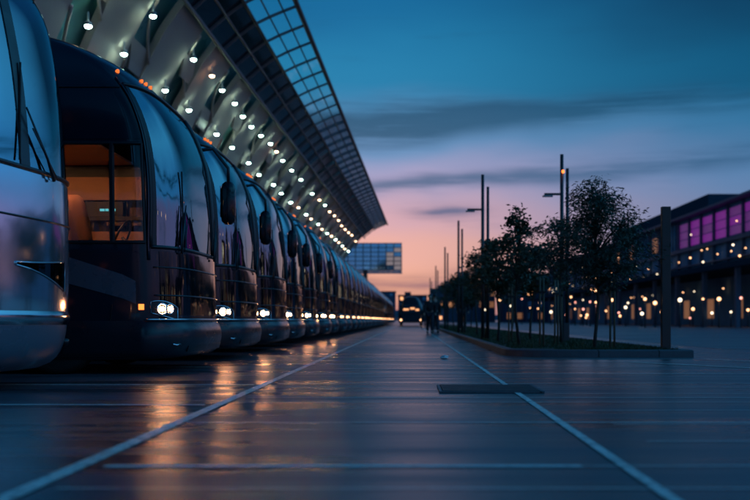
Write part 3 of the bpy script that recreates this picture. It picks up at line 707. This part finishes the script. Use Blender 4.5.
near = make_tree('willow_tree', 'nearest and fullest dark willow-leaved tree, beside the brown post', 5, (3.24,15.75,BZ), 'leaf',
    H=2.92, z0=1.1, rx=1.02, nclump=130, per=92, L=.10, W=.011, droop=.55, top_narrow=.55, spread=.20)
tA = make_tree('young_tree', 'broad-leaved young tree with a spiky top and dark straight trunk near the kerb', 21, (2.13,17.9,BZ), 'leaf2',
    H=2.72, z0=1.2, rx=.58, nclump=40, per=46, L=.085, W=.026, droop=.1, top_narrow=.75, spread=.15)
tB = make_tree('young_tree', 'airy young tree just left of the willow-leaved one, held by two stakes', 33, (3.25,19.6,BZ), 'leaf2',
    H=2.75, z0=1.2, rx=.70, nclump=34, per=44, L=.085, W=.024, droop=.2, top_narrow=.5, spread=.18)
tC = make_tree('young_tree', 'dense small tree behind the spiky-topped one in the kerb-side row', 44, (2.05,21.2,BZ), 'leaf2',
    H=2.55, z0=1.15, rx=.62, nclump=44, per=50, L=.10, W=.03, droop=.2, top_narrow=.4, spread=.19)
protos = [tA, tB, tC]
rt = random.Random(9)
k = 0
for row, X, ys in (('kerb-side', 2.1, (25.2,30.5,37,45,56,70,88,106)), ('far-side', 3.4, (24.5,31,40,52,66,84))):
    for j, y in enumerate(ys):
        c = copy_tree(protos[k % 3]); k += 1; c.location = (X+rt.uniform(-.15,.15), y, BZ); c.rotation_euler.z = rt.uniform(0, 6.28); s_ = rt.uniform(.92,1.12); c.scale = (s_*1.1,s_*1.1,s_)
        if j < 3: c['label'] = 'dark young tree in the %s row of the island, %s from the front' % (row, ['third','fourth','fifth'][j])
        else: c['label'] = 'small blurred young tree in the %s row towards the far end of the island' % row
stk = thing('tree_stakes', 'pair of thin wooden stakes right beside the willow-leaved tree trunk', 'tree stakes', (3.55,15.9,BZ), 0, 'tree stakes on the island')
MB().tube([(-.03,0,0),(-.03,0,1.35)], .019, 8).build('stake', M['stake'], stk, True)
MB().tube([(.05,.02,0),(.045,.02,1.35)], .019, 8).build('stake', M['stake'], stk, True)
MB().box(-.06,.08,-.022,.042,1.05,1.09).build('tie', M['rubber'], stk)
for (x, y), lab in zip(((3.0,18.6),(3.28,19.9),(2.55,17.6),(3.4,23.5),(2.3,20.9)),
    ('pair of pale stakes under the airy tree left of the willow-leaved one','pair of stakes behind the airy tree, below its crown','pair of stakes between the spiky-topped tree and the tall mast','pair of stakes at the tall mast foot','pair of stakes behind the spiky-topped tree','pair of stakes at the third kerb-side tree','pair of stakes deep in the far-side row')):
    c = copy_tree(stk); c.location = (x, y, BZ); c.rotation_euler.z = rt.uniform(-.4,.4); c['label'] = lab

# masts
def mast(label, x, y, h, full=True):
    t = thing('lamp_mast', label, 'lamp mast', (x,y,BZ), 0, 'twin-pole lamp masts')
    MB().tube([(0,0,0),(0,0,h)], [.05,.042], 10).build('pole', M['mast'], t, True)
    MB().tube([(.15,.1,0),(.15,.1,h-.32)], [.045,.038], 10).build('pole', M['mast'], t, True)
    MB().box(-.42,-.0,-.03,.03,h-.98,h-.93).build('arm', M['mast'], t)
    MB().box(-.46,-.22,-.05,.05,h-1.02,h-.985).build('lamp_head', M['housing'], t)
    MB().box(0,.15,-.02,.12,h-1.9,h-1.84).build('brace', M['mast'], t)
    MB().lathe([(.001,-.045),(.03,-.03),(.036,0),(.03,.03),(.001,.045)], (.02,-.06,h-.42), (0,0,1), 12).build('lamp', M['amber_hi'], t, True)
    MB().box(-.04,.18,-.03,.12,0,.45).build('base_cabinet', M['mast'], t, bevel=.01)
    return t
m0 = mast('tallest twin-pole mast with a lit orange lamp, behind the willow-leaved tree', 3.62, 21.6, 4.5)
for (x, y, h), lab in zip(((1.96,24.6,4.5),(1.90,36,4.5),(1.85,49,4.5),(1.82,66,4.5),(1.8,85,4.5)),
    ('twin-pole mast rising from the kerb-side trees left of the spiky-topped tree','twin-pole mast second in the kerb-side line, further left','twin-pole mast third in the kerb-side line','twin-pole mast fourth in the kerb-side line, small and blurred','tiny twin-pole mast farthest down the kerb-side line')):
    c = copy_tree(m0, None, {'pole','arm','lamp_head','brace'} if y < 30 else {'pole','brace'}); c.location = (x, y, BZ); c['label'] = lab
# post
pt = thing('steel_post', 'slim rust-brown square post at the right end of the island kerb', 'post', (4.33,15.3,BZ+.03))
box('shaft', M['post'], pt, -.075, .075, -.05, .05, 0, 2.42, bevel=.006)
box('base_plate', M['mast'], pt, -.12, .12, -.09, .09, -.03, .012)

# steel access plate and crumpled paper
pl = thing('access_cover', 'dark steel cover plate lying flush across the white lane line', 'access cover', (.70,8.0,.008))
box('plate', M['plate'], pl, -.43, .40, -.36, .36, 0, .012, bevel=.003)
MB().box(-.46,-.435,-.39,.39,-.006,.009).box(.405,.43,-.39,.39,-.006,.009).box(-.435,.405,-.39,-.365,-.006,.009).box(-.435,.405,.365,.39,-.006,.009).build('frame', M['kerb'], pl)
g = MB(); rp = random.Random(2); nn, mm_ = 8, 6; vs = []
for i in range(mm_+1):
    th = math.pi*i/mm_
    for j in range(nn):
        a = 2*math.pi*j/nn; q = 1+rp.uniform(-.28,.28); vs.append((.07*q*math.sin(th)*math.cos(a), .05*q*math.sin(th)*math.sin(a), .028+.028*q*math.cos(th)))
g.add(vs, [(i*nn+j, i*nn+(j+1)%nn, (i+1)*nn+(j+1)%nn, (i+1)*nn+j) for i in range(mm_) for j in range(nn)])
pp_ = g.build('crumpled_paper', M['paper']); pp_.location = (.53,14.3,.004); tag(pp_, 'scrap of crumpled white paper lying in the lane', 'litter')

# ------------------------------------------------------------------ people
def skinobj(name, verts, edges, radii, m, parent, root=0):
    me = bpy.data.meshes.new(name); me.from_pydata(verts, edges, []); me.materials.append(m)
    o = link(name, me, parent); md = o.modifiers.new('skin', 'SKIN'); md.use_smooth_shade = True
    for i, r_ in enumerate(radii):
        sv = me.skin_vertices[0].data[i]; sv.radius = r_ if isinstance(r_, tuple) else (r_, r_); sv.use_root = (i == root)
    sb = o.modifiers.new('sub', 'SUBSURF'); sb.levels = 1; sb.render_levels = 2
    return o
def person(label, x, y, rz, stride=.28, hgt=1.0, z=0.):
    t = thing('person', label, 'person', (x,y,z), rz); t.scale = (hgt,)*3; s = stride
    V = [(0,0,.95),(0,0,1.15),(0,0,1.38),(0,0,1.50),(0,-.01,1.57),(0,-.02,1.66),(0,-.01,1.74),
         (.19,0,1.40),(.25,s*.55,1.14),(.26,s*.3,.92),(.26,s*.2,.82),(-.19,0,1.40),(-.25,-s*.55,1.14),(-.26,-s*.75,.92),(-.26,-s*.9,.83),
         (.09,0,.90),(.10,-s*.7,.50),(.10,-s*.9,.09),(.10,-s*.9-.14,.035),(-.09,0,.90),(-.10,s*.5,.50),(-.10,s*1.1,.12),(-.10,s*1.1-.13,.035)]
    E = [(0,1),(1,2),(2,3),(3,4),(4,5),(5,6),(2,7),(7,8),(8,9),(9,10),(2,11),(11,12),(12,13),(13,14),(0,15),(15,16),(16,17),(17,18),(0,19),(19,20),(20,21),(21,22)]
    r = [.13,.12,(.14,.11),.06,.06,(.085,.1),(.07,.085),.065,.042,.032,.035,.065,.042,.032,.035,.09,.06,.042,.035,.09,.06,.042,.035]
    skinobj('body', V, E, r, M['skin'], t)
    ji = [0,1,2,3,7,8,9,11,12,13]; mp = {a: b for b, a in enumerate(ji)}
    jr = {0:.175,1:.16,2:(.18,.14),3:.075,7:.085,8:.062,9:.05,11:.085,12:.062,13:.05}
    skinobj('coat', [V[a] for a in ji], [(mp[a],mp[b]) for a, b in E if a in mp and b in mp], [jr[a] for a in ji], M['coat'], t)
    ji = [0,15,16,17,19,20,21]; mp = {a: b for b, a in enumerate(ji)}; jr = {0:.15,15:.11,16:.08,17:.065,19:.11,20:.08,21:.065}
    skinobj('trousers', [V[a] for a in ji], [(mp[a],mp[b]) for a, b in E if a in mp and b in mp], [jr[a] for a in ji], M['jeans'], t)
    g = MB(); vs = []
    for i in range(7):
        th = math.pi*.62*i/6
        for j in range(14): a = 2*math.pi*j/14; vs.append((.092*math.sin(th)*math.cos(a), .02+.108*math.sin(th)*math.sin(a), 1.70+.105*math.cos(th)-(.03 if math.sin(a) < -.2 else -.0)*0))
    g.add(vs, [(i*14+j, i*14+(j+1)%14, (i+1)*14+(j+1)%14, (i+1)*14+j) for i in range(6) for j in range(14)]).build('hair', M['hair'], t, True)
    for sx in (-.1, .1):
        y0_ = -s*.9 if sx > 0 else s*1.1
        g = MB(); g.tube([(sx,y0_+.07,.05),(sx,y0_,.06),(sx,y0_-.12,.04),(sx,y0_-.2,.03)], [.045,.05,.045,.03], 8).build('shoe', M['rubber'], t, True)
    return t
person('person in dark coat walking at left of the walking group in the lane', .86, 41, 0, .30)
person('person in dark coat mid-stride at the middle of the walking group', 1.12, 42.5, math.pi+.1, .32, 1.03)
person('person in dark coat at right of the walking group, next to the kerb', 1.27, 46, .1, .2, .98)
person('distant person in dark clothes walking in front of the oncoming bus, left of the group', .98, 72, .2, .25, .95)
person('person in dark coat standing among the kerb-side trees on the island', 2.42, 42, 0, .05, 1.0, BZ)

# ------------------------------------------------------------------ right-hand building
rb = thing('pavilion_building', 'long glazed building with violet lit panes and a flat roof on the right', 'building', (0,0,0))
FX = 33.
box('facade', M['bglass'], rb, FX, FX+26, 76, 215, 0, 12.6)
box('roof', M['facade'], rb, FX+3, FX+45, 109, 160, 12.6, 15.9)
box('roof_slab', M['slab'], rb, FX-1.2, FX+27, 75, 216, 12.6, 12.85)
box('floor_slab', M['slab'], rb, FX-.5, FX, 76, 215, 8.7, 9.1)
box('awning', M['facade'], rb, FX-6, FX-.01, 70, 215, 5.1, 5.6)
box('floor_slab', M['slab'], rb, FX-.4, FX-.003, 76, 215, 6.9, 7.05)
rb_r = random.Random(4)
for i in range(33):
    y = 76+i*4.3
    box('mullion', M['slab'], rb, FX-.35, FX-.004, y-.1, y+.1, 5.6, 12.6)
    for yq in (1.43, 2.87): box('glazing_bar', M['slab'], rb, FX-.14, FX-.004, y+yq-.04, y+yq+.04, 9.15, 12.6) if i >= 8 else None
    if i % 2 == 0: box('column', M['slab'], rb, FX-5.6, FX-5.2, y-.2, y+.2, 0, 5.1)
    if i < 8:
        for j in range(3): box('pane', M['purple'] if rb_r.random() < .85 and i < 7 else M['purple_dim'], rb, FX-.08, FX-.02, y+.25, y+4.05, 9.35+j*.97, 9.35+j*.97+.86)
    elif i in (9, 10, 13, 15, 18, 19): box('pane', M['warmdim'], rb, FX-.08, FX-.02, y+.6, y+3.6, 9.6, 11.6)
    if i % 3 != 1:
        z = rb_r.uniform(5.9, 8.5)
        MB().lathe([(.001,-.1),(.08,-.07),(.11,0),(.08,.07),(.001,.1)], (FX-1.0,y+rb_r.uniform(.5,3.5),z), (0,0,1), 10).build('facade_lamp', M['globe_pale'] if i % 2 else M['globe_warm'], rb, True)
    for q in range(2):
        z = rb_r.choice((3.9, 6.3, 7.6, 8.4, 10.5)); yq = y+rb_r.uniform(0, 4)
        MB().lathe([(.001,-.07),(.06,-.05),(.075,0),(.06,.05),(.001,.07)], (FX-.55,yq,z), (0,0,1), 8).build('small_lamp', rb_r.choice((M['globe_pale'], M['globe_warm'], M['globe_warm'])), rb, True)
    z = rb_r.uniform(1.0, 3.6)
    if i % 2: box('shop_window', M['warmdim'], rb, FX-.06, FX-.02, y+.5, y+2.5, .8, 2.9)

# lamps on the plaza
lp = None; rl = random.Random(12)
spots = [(rl.uniform(570,748), rl.uniform(290,318), rl.uniform(80,115)) for _ in range(12)] + [(rl.uniform(480,640), rl.uniform(288,318), rl.uniform(110,150)) for _ in range(8)] + [(645,299,70),(655,303,74),(668,300,76),(680,300,72),(703,299,74),(719,299,73),(741,298,72),(731,312,80),(693,309,86),(662,312,90),(640,309,95),(628,303,100),(612,300,92),(606,311,110),(596,306,98),
         (583,300,105),(575,309,100),(571,297,120),(560,306,115),(551,312,112),(540,303,118),(530,308,122),(522,299,130),(511,306,128),(500,300,135),(620,316,105),(690,318,95),(712,313,84),(748,310,78),(587,315,96),(566,315,112)]
globes = [M['globe_warm'], M['globe_pale'], emit('rose_globe', (1,.38,.30), 2.6), M['globe_warm']]
for k, (px, py, d) in enumerate(spots):
    X = (px-411)*d/F; Z = max(.5, CAMH+(320-py)*d/F)
    if lp is None:
        lp = thing('plaza_lamp', '', 'lamp', (0,0,0), 0, 'globe lamps on the plaza')
        MB().tube([(0,0,-3),(0,0,-.1)], [.05,.035], 8).build('pole', M['mast'], lp, True)
        MB().lathe([(.001,-.17),(.12,-.12),(.17,0),(.12,.12),(.001,.17)], (0,0,0), (0,0,1), 12).build('globe', M['globe_warm'], lp, True)
        c = lp
    else: c = copy_tree(lp)
    c.location = (X, d, Z)
    pole = [q for q in c.children if q.name.startswith('pole')][0]; pole.scale.z = max(.05, (Z)/3.0)
    s_ = rl.uniform(.42, .95)
    for q in c.children:
        if q.name.startswith('globe'):
            q.scale = (s_,)*3; q.material_slots[0].link = 'OBJECT'; q.material_slots[0].material = globes[k*7 % 4]
    side = 'in front of the glazed building' if px > 625 else ('beyond the willow-leaved tree' if px > 560 else 'between the tree trunks')
    c['label'] = 'warm glowing globe lamp blurred far across the plaza, %s' % side

# distant city blocks
rc = random.Random(15); k = 0
for (x0, x1, y, h, m_, desc) in ((9,22,235,10,'bluewall','slate block directly behind the kerb-side trees'),(23,36,225,12,'bluewall2','dark taller block between the tree trunks'),(37.5,52,240,9.5,'bluewall','low slate block behind the tall mast'),
                                 (-6,7.5,420,12,'bluewall2','pale blurred block straight down the lane'),(50,66,262,13,'bluewall2','dark block behind the willow-leaved tree'),(-30,-8,460,15,'bluewall','broad far block left of the lane end'),(8.5,30,390,14,'bluewall','far broad block right of the lane end')):
    b = thing('city_block', desc, 'building', (0,0,0), 0, 'distant city blocks')
    box('wall', M[m_], b, x0, x1, y, y+14, 0, h); box('roof', M['rib'], b, x0-.3, x1+.3, y-.3, y+14.3, h, h+.35)
    box('roof_plant', M['bluewall2'], b, x0+3, x0+6, y+3, y+7, h+.35, h+1.8)
    nx = int((x1-x0)/2.6)
    for i in range(nx):
        for j in range(int(h/3)):
            lit = rc.random()
            if lit < .62:
                xx = x0+1+i*2.6; zz = .9+j*3
                box('window', M['warmwin'] if lit < .20 else (M['warmdim'] if lit < .36 else M['bglass']), b, xx, xx+1.3, y-.06, y-.01, zz, zz+1.5)
# unseen low blocks added off to the right, for reflections in the coach noses
rw = random.Random(77)
for k, (y0, y1, h, desc) in enumerate(((-45,-8,7,'behind and right of the camera'),(-4,22,9,'square to the right of the coaches'),(27,50,6.5,'right of the lane, past the second coach'),(54,80,8.5,'right edge, next to the pavilion'))):
    b = thing('reflection_block', 'unseen dark low block with lit windows added for coach reflections, '+desc, 'building', (0,0,0), 0, 'added reflection blocks')
    x = 74.
    box('wall', M['bluewall2'], b, x, x+14, y0, y1, 0, h); box('roof', M['slab'], b, x-.3, x+14.3, y0-.3, y1+.3, h, h+.3)
    yy = y0+1
    while yy < y1-2.5:
        for j in range(int(h/3)):
            if rw.random() < .7: box('window', M['globe_pale'] if rw.random() < .45 else M['warmwin'], b, x-.05, x-.01, yy, yy+rw.uniform(.3,1.3), .8+j*3, .8+j*3+rw.uniform(1.2,2.2))
        yy += rw.uniform(2.2, 4.2)
for k in range(9):  # unseen lamps added to draw vertical streaks on the coach fronts
    y = -24+k*9.; c = copy_tree(lp); c.location = (26+rw.uniform(-3,3), y, 4.5+rw.uniform(-1,1.5)); c['label'] = 'unseen tall globe lamp added right of the frame for streaks in the coach fronts'
    for q in c.children:
        if q.name.startswith('globe'): q.scale = (1.4,)*3
        else: q.scale.z = c.location.z/3.
# hill line
hv = []; nh = 60; rh = random.Random(5)
for i in range(nh+1):
    x = -700+1900*i/nh; h = 9+6*math.sin(i*.35)+4*math.sin(i*.9+1)+rh.uniform(-1,1); hv += [(x,1500,-1),(x,1560,max(3,h)),(x,1700,-1)]
struct(MB().add(hv, [(3*i+a,3*i+3+a,3*i+4+a,3*i+1+a) for i in range(nh) for a in (0,1)]).build('hills', M['hill'], None, True))

# ------------------------------------------------------------------ sky, sun, camera
SUN_EL, SUN_AZ = R(1.5), R(-4)
w = bpy.data.worlds.new('World'); sc.world = w; w.use_nodes = True; nt = w.node_tree; n = nt.nodes; l = nt.links
for x in list(n): n.remove(x)
out = n.new('ShaderNodeOutputWorld'); bg = n.new('ShaderNodeBackground'); l.new(bg.outputs[0], out.inputs[0])
tc = n.new('ShaderNodeTexCoord'); nrm = n.new('ShaderNodeVectorMath'); nrm.operation = 'NORMALIZE'; l.new(tc.outputs['Generated'], nrm.inputs[0])
sp = n.new('ShaderNodeSeparateXYZ'); l.new(nrm.outputs[0], sp.inputs[0])
def mth(op, a, b=None, c=None, clamp=False):
    q = n.new('ShaderNodeMath'); q.operation = op; q.use_clamp = clamp
    for i, v in enumerate((a, b, c)):
        if v is None: continue
        if isinstance(v, (int, float)): q.inputs[i].default_value = v
        else: l.new(v, q.inputs[i])
    return q.outputs[0]
el = mth('MULTIPLY', mth('ARCSINE', sp.outputs['Z']), 180/math.pi)      # degrees
az = mth('MULTIPLY', mth('ARCTAN2', sp.outputs['X'], sp.outputs['Y']), 180/math.pi)
def srgb(c): return tuple(((v/255)/12.92 if v/255 <= .04045 else ((v/255+.055)/1.055)**2.4) for v in c)
def ramp(fac, stops, interp_='EASE'):
    r_ = n.new('ShaderNodeValToRGB'); r_.color_ramp.interpolation = interp_; l.new(fac, r_.inputs[0]); e = r_.color_ramp.elements
    while len(e) > 1: e.remove(e[-1])
    for i, (p, c) in enumerate(stops):
        el_ = e[0] if i == 0 else e.new(p); el_.position = p
        col = srgb(c) if isinstance(c, tuple) and max(c) > 1.0 else c
        el_.color = (*col, 1)
    return r_.outputs[0]
f = mth('DIVIDE', mth('MAXIMUM', el, 0.), 90, clamp=True)
E = lambda d: d/90
# warp elevation a little with large noise so bands are not ruler straight
def azel_noise(sa, se, scale, det, seed=0., rough=.55):
    cb = n.new('ShaderNodeCombineXYZ'); l.new(mth('MULTIPLY', az, sa), cb.inputs[0]); l.new(mth('MULTIPLY', el, se), cb.inputs[1]); cb.inputs[2].default_value = seed
    no = n.new('ShaderNodeTexNoise'); no.inputs['Scale'].default_value = scale; no.inputs['Detail'].default_value = det; no.inputs['Roughness'].default_value = rough
    l.new(cb.outputs[0], no.inputs['Vector']); return no.outputs['Fac']
warp = azel_noise(.06, .15, 1.0, 3, 3.1)
elw = mth('ADD', el, mth('MULTIPLY', mth('SUBTRACT', warp, .5), 5.0))
fw = mth('DIVIDE', mth('MAXIMUM', elw, 0.), 90, clamp=True)
warm = ramp(fw, [(E(0),(170,112,114)),(E(2.0),(212,152,126)),(E(4.2),(208,154,144)),(E(6.5),(188,148,160)),(E(9.),(148,142,176)),(E(11.5),(88,130,172)),(E(14.5),(14,112,154)),(E(20),(0,92,138)),(E(35),(12,74,122)),(E(90),(8,34,64))])
cool = ramp(fw, [(E(0),(62,84,120)),(E(3),(60,94,134)),(E(8),(54,108,150)),(E(11),(28,96,136)),(E(15),(0,70,104)),(E(20),(0,42,70)),(E(35),(10,66,112)),(E(60),(8,48,86)),(E(90),(8,34,64))])
azd = mth('DIVIDE', mth('ADD', az, 4.), 17.); wgt = mth('POWER', 2.718, mth('MULTIPLY', mth('MULTIPLY', azd, azd), -1.0))
# glow broadens towards the zenith
mx = n.new('ShaderNodeMixRGB'); l.new(wgt, mx.inputs[0]); l.new(cool, mx.inputs[1]); l.new(warm, mx.inputs[2])
side = ramp(fw, [(E(0),(50,56,84)),(E(3),(140,112,142)),(E(7),(112,112,164)),(E(12),(56,140,205)),(E(25),(72,180,240)),(E(45),(30,124,190)),(E(90),(8,40,74))])  # unseen sky to the right, brightened to show in the coach reflections
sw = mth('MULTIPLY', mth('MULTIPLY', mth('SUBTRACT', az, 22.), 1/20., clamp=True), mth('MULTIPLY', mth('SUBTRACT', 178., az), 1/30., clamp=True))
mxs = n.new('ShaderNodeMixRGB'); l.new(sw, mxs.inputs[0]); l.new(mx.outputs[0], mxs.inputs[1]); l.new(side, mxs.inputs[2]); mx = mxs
# stratus
def gauss(v, c, s_): q = mth('DIVIDE', mth('SUBTRACT', v, c), s_); return mth('POWER', 2.718, mth('MULTIPLY', mth('MULTIPLY', q, q), -1.0))
n1 = azel_noise(.05, .95, 1.0, 8, 7.3, .66); n2 = azel_noise(.16, 1.5, 1.0, 5, 1.7)
elt = mth('ADD', mth('ADD', el, mth('MULTIPLY', az, -.035)), mth('MULTIPLY', mth('SUBTRACT', warp, .5), 4.5))
b1 = mth('MULTIPLY', gauss(elt, 12.5, 1.0), 1.15); b2 = mth('MULTIPLY', gauss(elt, 8.7, .55), .95); b3 = mth('MULTIPLY', gauss(elt, 2.3, .6), .9)
b4 = mth('MULTIPLY', mth('MULTIPLY', gauss(el, 6.9, .42), gauss(az, 2.0, 2.2)), 1.6)
bands = mth('ADD', mth('ADD', b1, b2), b3)
cl = mth('MULTIPLY', bands, mth('MULTIPLY', mth('SUBTRACT', n1, .33, clamp=True), 4.6, clamp=True))
cl = mth('ADD', cl, mth('MULTIPLY', b4, mth('MULTIPLY', mth('SUBTRACT', n2, .25, clamp=True), 2.2, clamp=True)))
wisps = mth('MULTIPLY', mth('SUBTRACT', n2, .60, clamp=True), 1.0)
cl = mth('ADD', cl, mth('MULTIPLY', wisps, mth('LESS_THAN', el, 60.)), clamp=True)
cl = mth('MULTIPLY', cl, .88)
ccol = ramp(f, [(E(0),(120,86,100)),(E(3),(122,92,108)),(E(6),(66,84,122)),(E(9),(44,84,120)),(E(12),(14,72,104)),(E(14),(6,66,98)),(E(25),(6,56,88)),(E(90),(8,34,60))])
mc = n.new('ShaderNodeMixRGB'); l.new(cl, mc.inputs[0]); l.new(mx.outputs[0], mc.inputs[1]); l.new(ccol, mc.inputs[2])
sky = n.new('ShaderNodeTexSky'); sky.sky_type = 'NISHITA'; sky.sun_disc = False; sky.sun_elevation = SUN_EL; sky.sun_rotation = SUN_AZ; sky.dust_density = 2.0; sky.ozone_density = 3.0
sk = n.new('ShaderNodeVectorMath'); sk.operation = 'SCALE'; l.new(sky.outputs[0], sk.inputs[0]); sk.inputs['Scale'].default_value = .006
ad = n.new('ShaderNodeVectorMath'); ad.operation = 'ADD'; l.new(mc.outputs[0], ad.inputs[0]); l.new(sk.outputs[0], ad.inputs[1])
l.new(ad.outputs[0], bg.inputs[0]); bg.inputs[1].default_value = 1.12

sd = bpy.data.lights.new('sun', 'SUN'); sd.energy = .04; sd.angle = R(3); sd.color = (1,.6,.4); so = bpy.data.objects.new('sun', sd); COL.objects.link(so)
d = Vector((math.sin(SUN_AZ)*math.cos(SUN_EL), math.cos(SUN_AZ)*math.cos(SUN_EL), math.sin(SUN_EL)))
so.rotation_euler = d.to_track_quat('Z', 'Y').to_euler(); so.location = (0, 50, 40)

cd = bpy.data.cameras.new('camera'); cam = bpy.data.objects.new('camera', cd); COL.objects.link(cam); sc.camera = cam
cam.location = (0,0,CAMH); cam.rotation_euler = (R(90),0,0)
cd.sensor_width = 36; cd.lens = F/750*36; cd.shift_x = -(411-375)/750; cd.shift_y = (320-250)/750
cd.clip_start = .05; cd.clip_end = 6000
cd.dof.use_dof = True; cd.dof.focus_distance = 9.8; cd.dof.aperture_fstop = 1.35
sc.view_settings.view_transform = 'Standard'; sc.view_settings.look = 'None'; sc.view_settings.gamma = 1; sc.view_settings.exposure = 0.2
sc.view_settings.use_curve_mapping = False
sc.render.engine = 'CYCLES'
sc.cycles.max_bounces = 6; sc.cycles.diffuse_bounces = 2; sc.cycles.glossy_bounces = 4; sc.cycles.transparent_max_bounces = 12
sc.cycles.sample_clamp_indirect = 3.0; sc.cycles.use_denoising = True
sc.cycles.use_light_tree = True
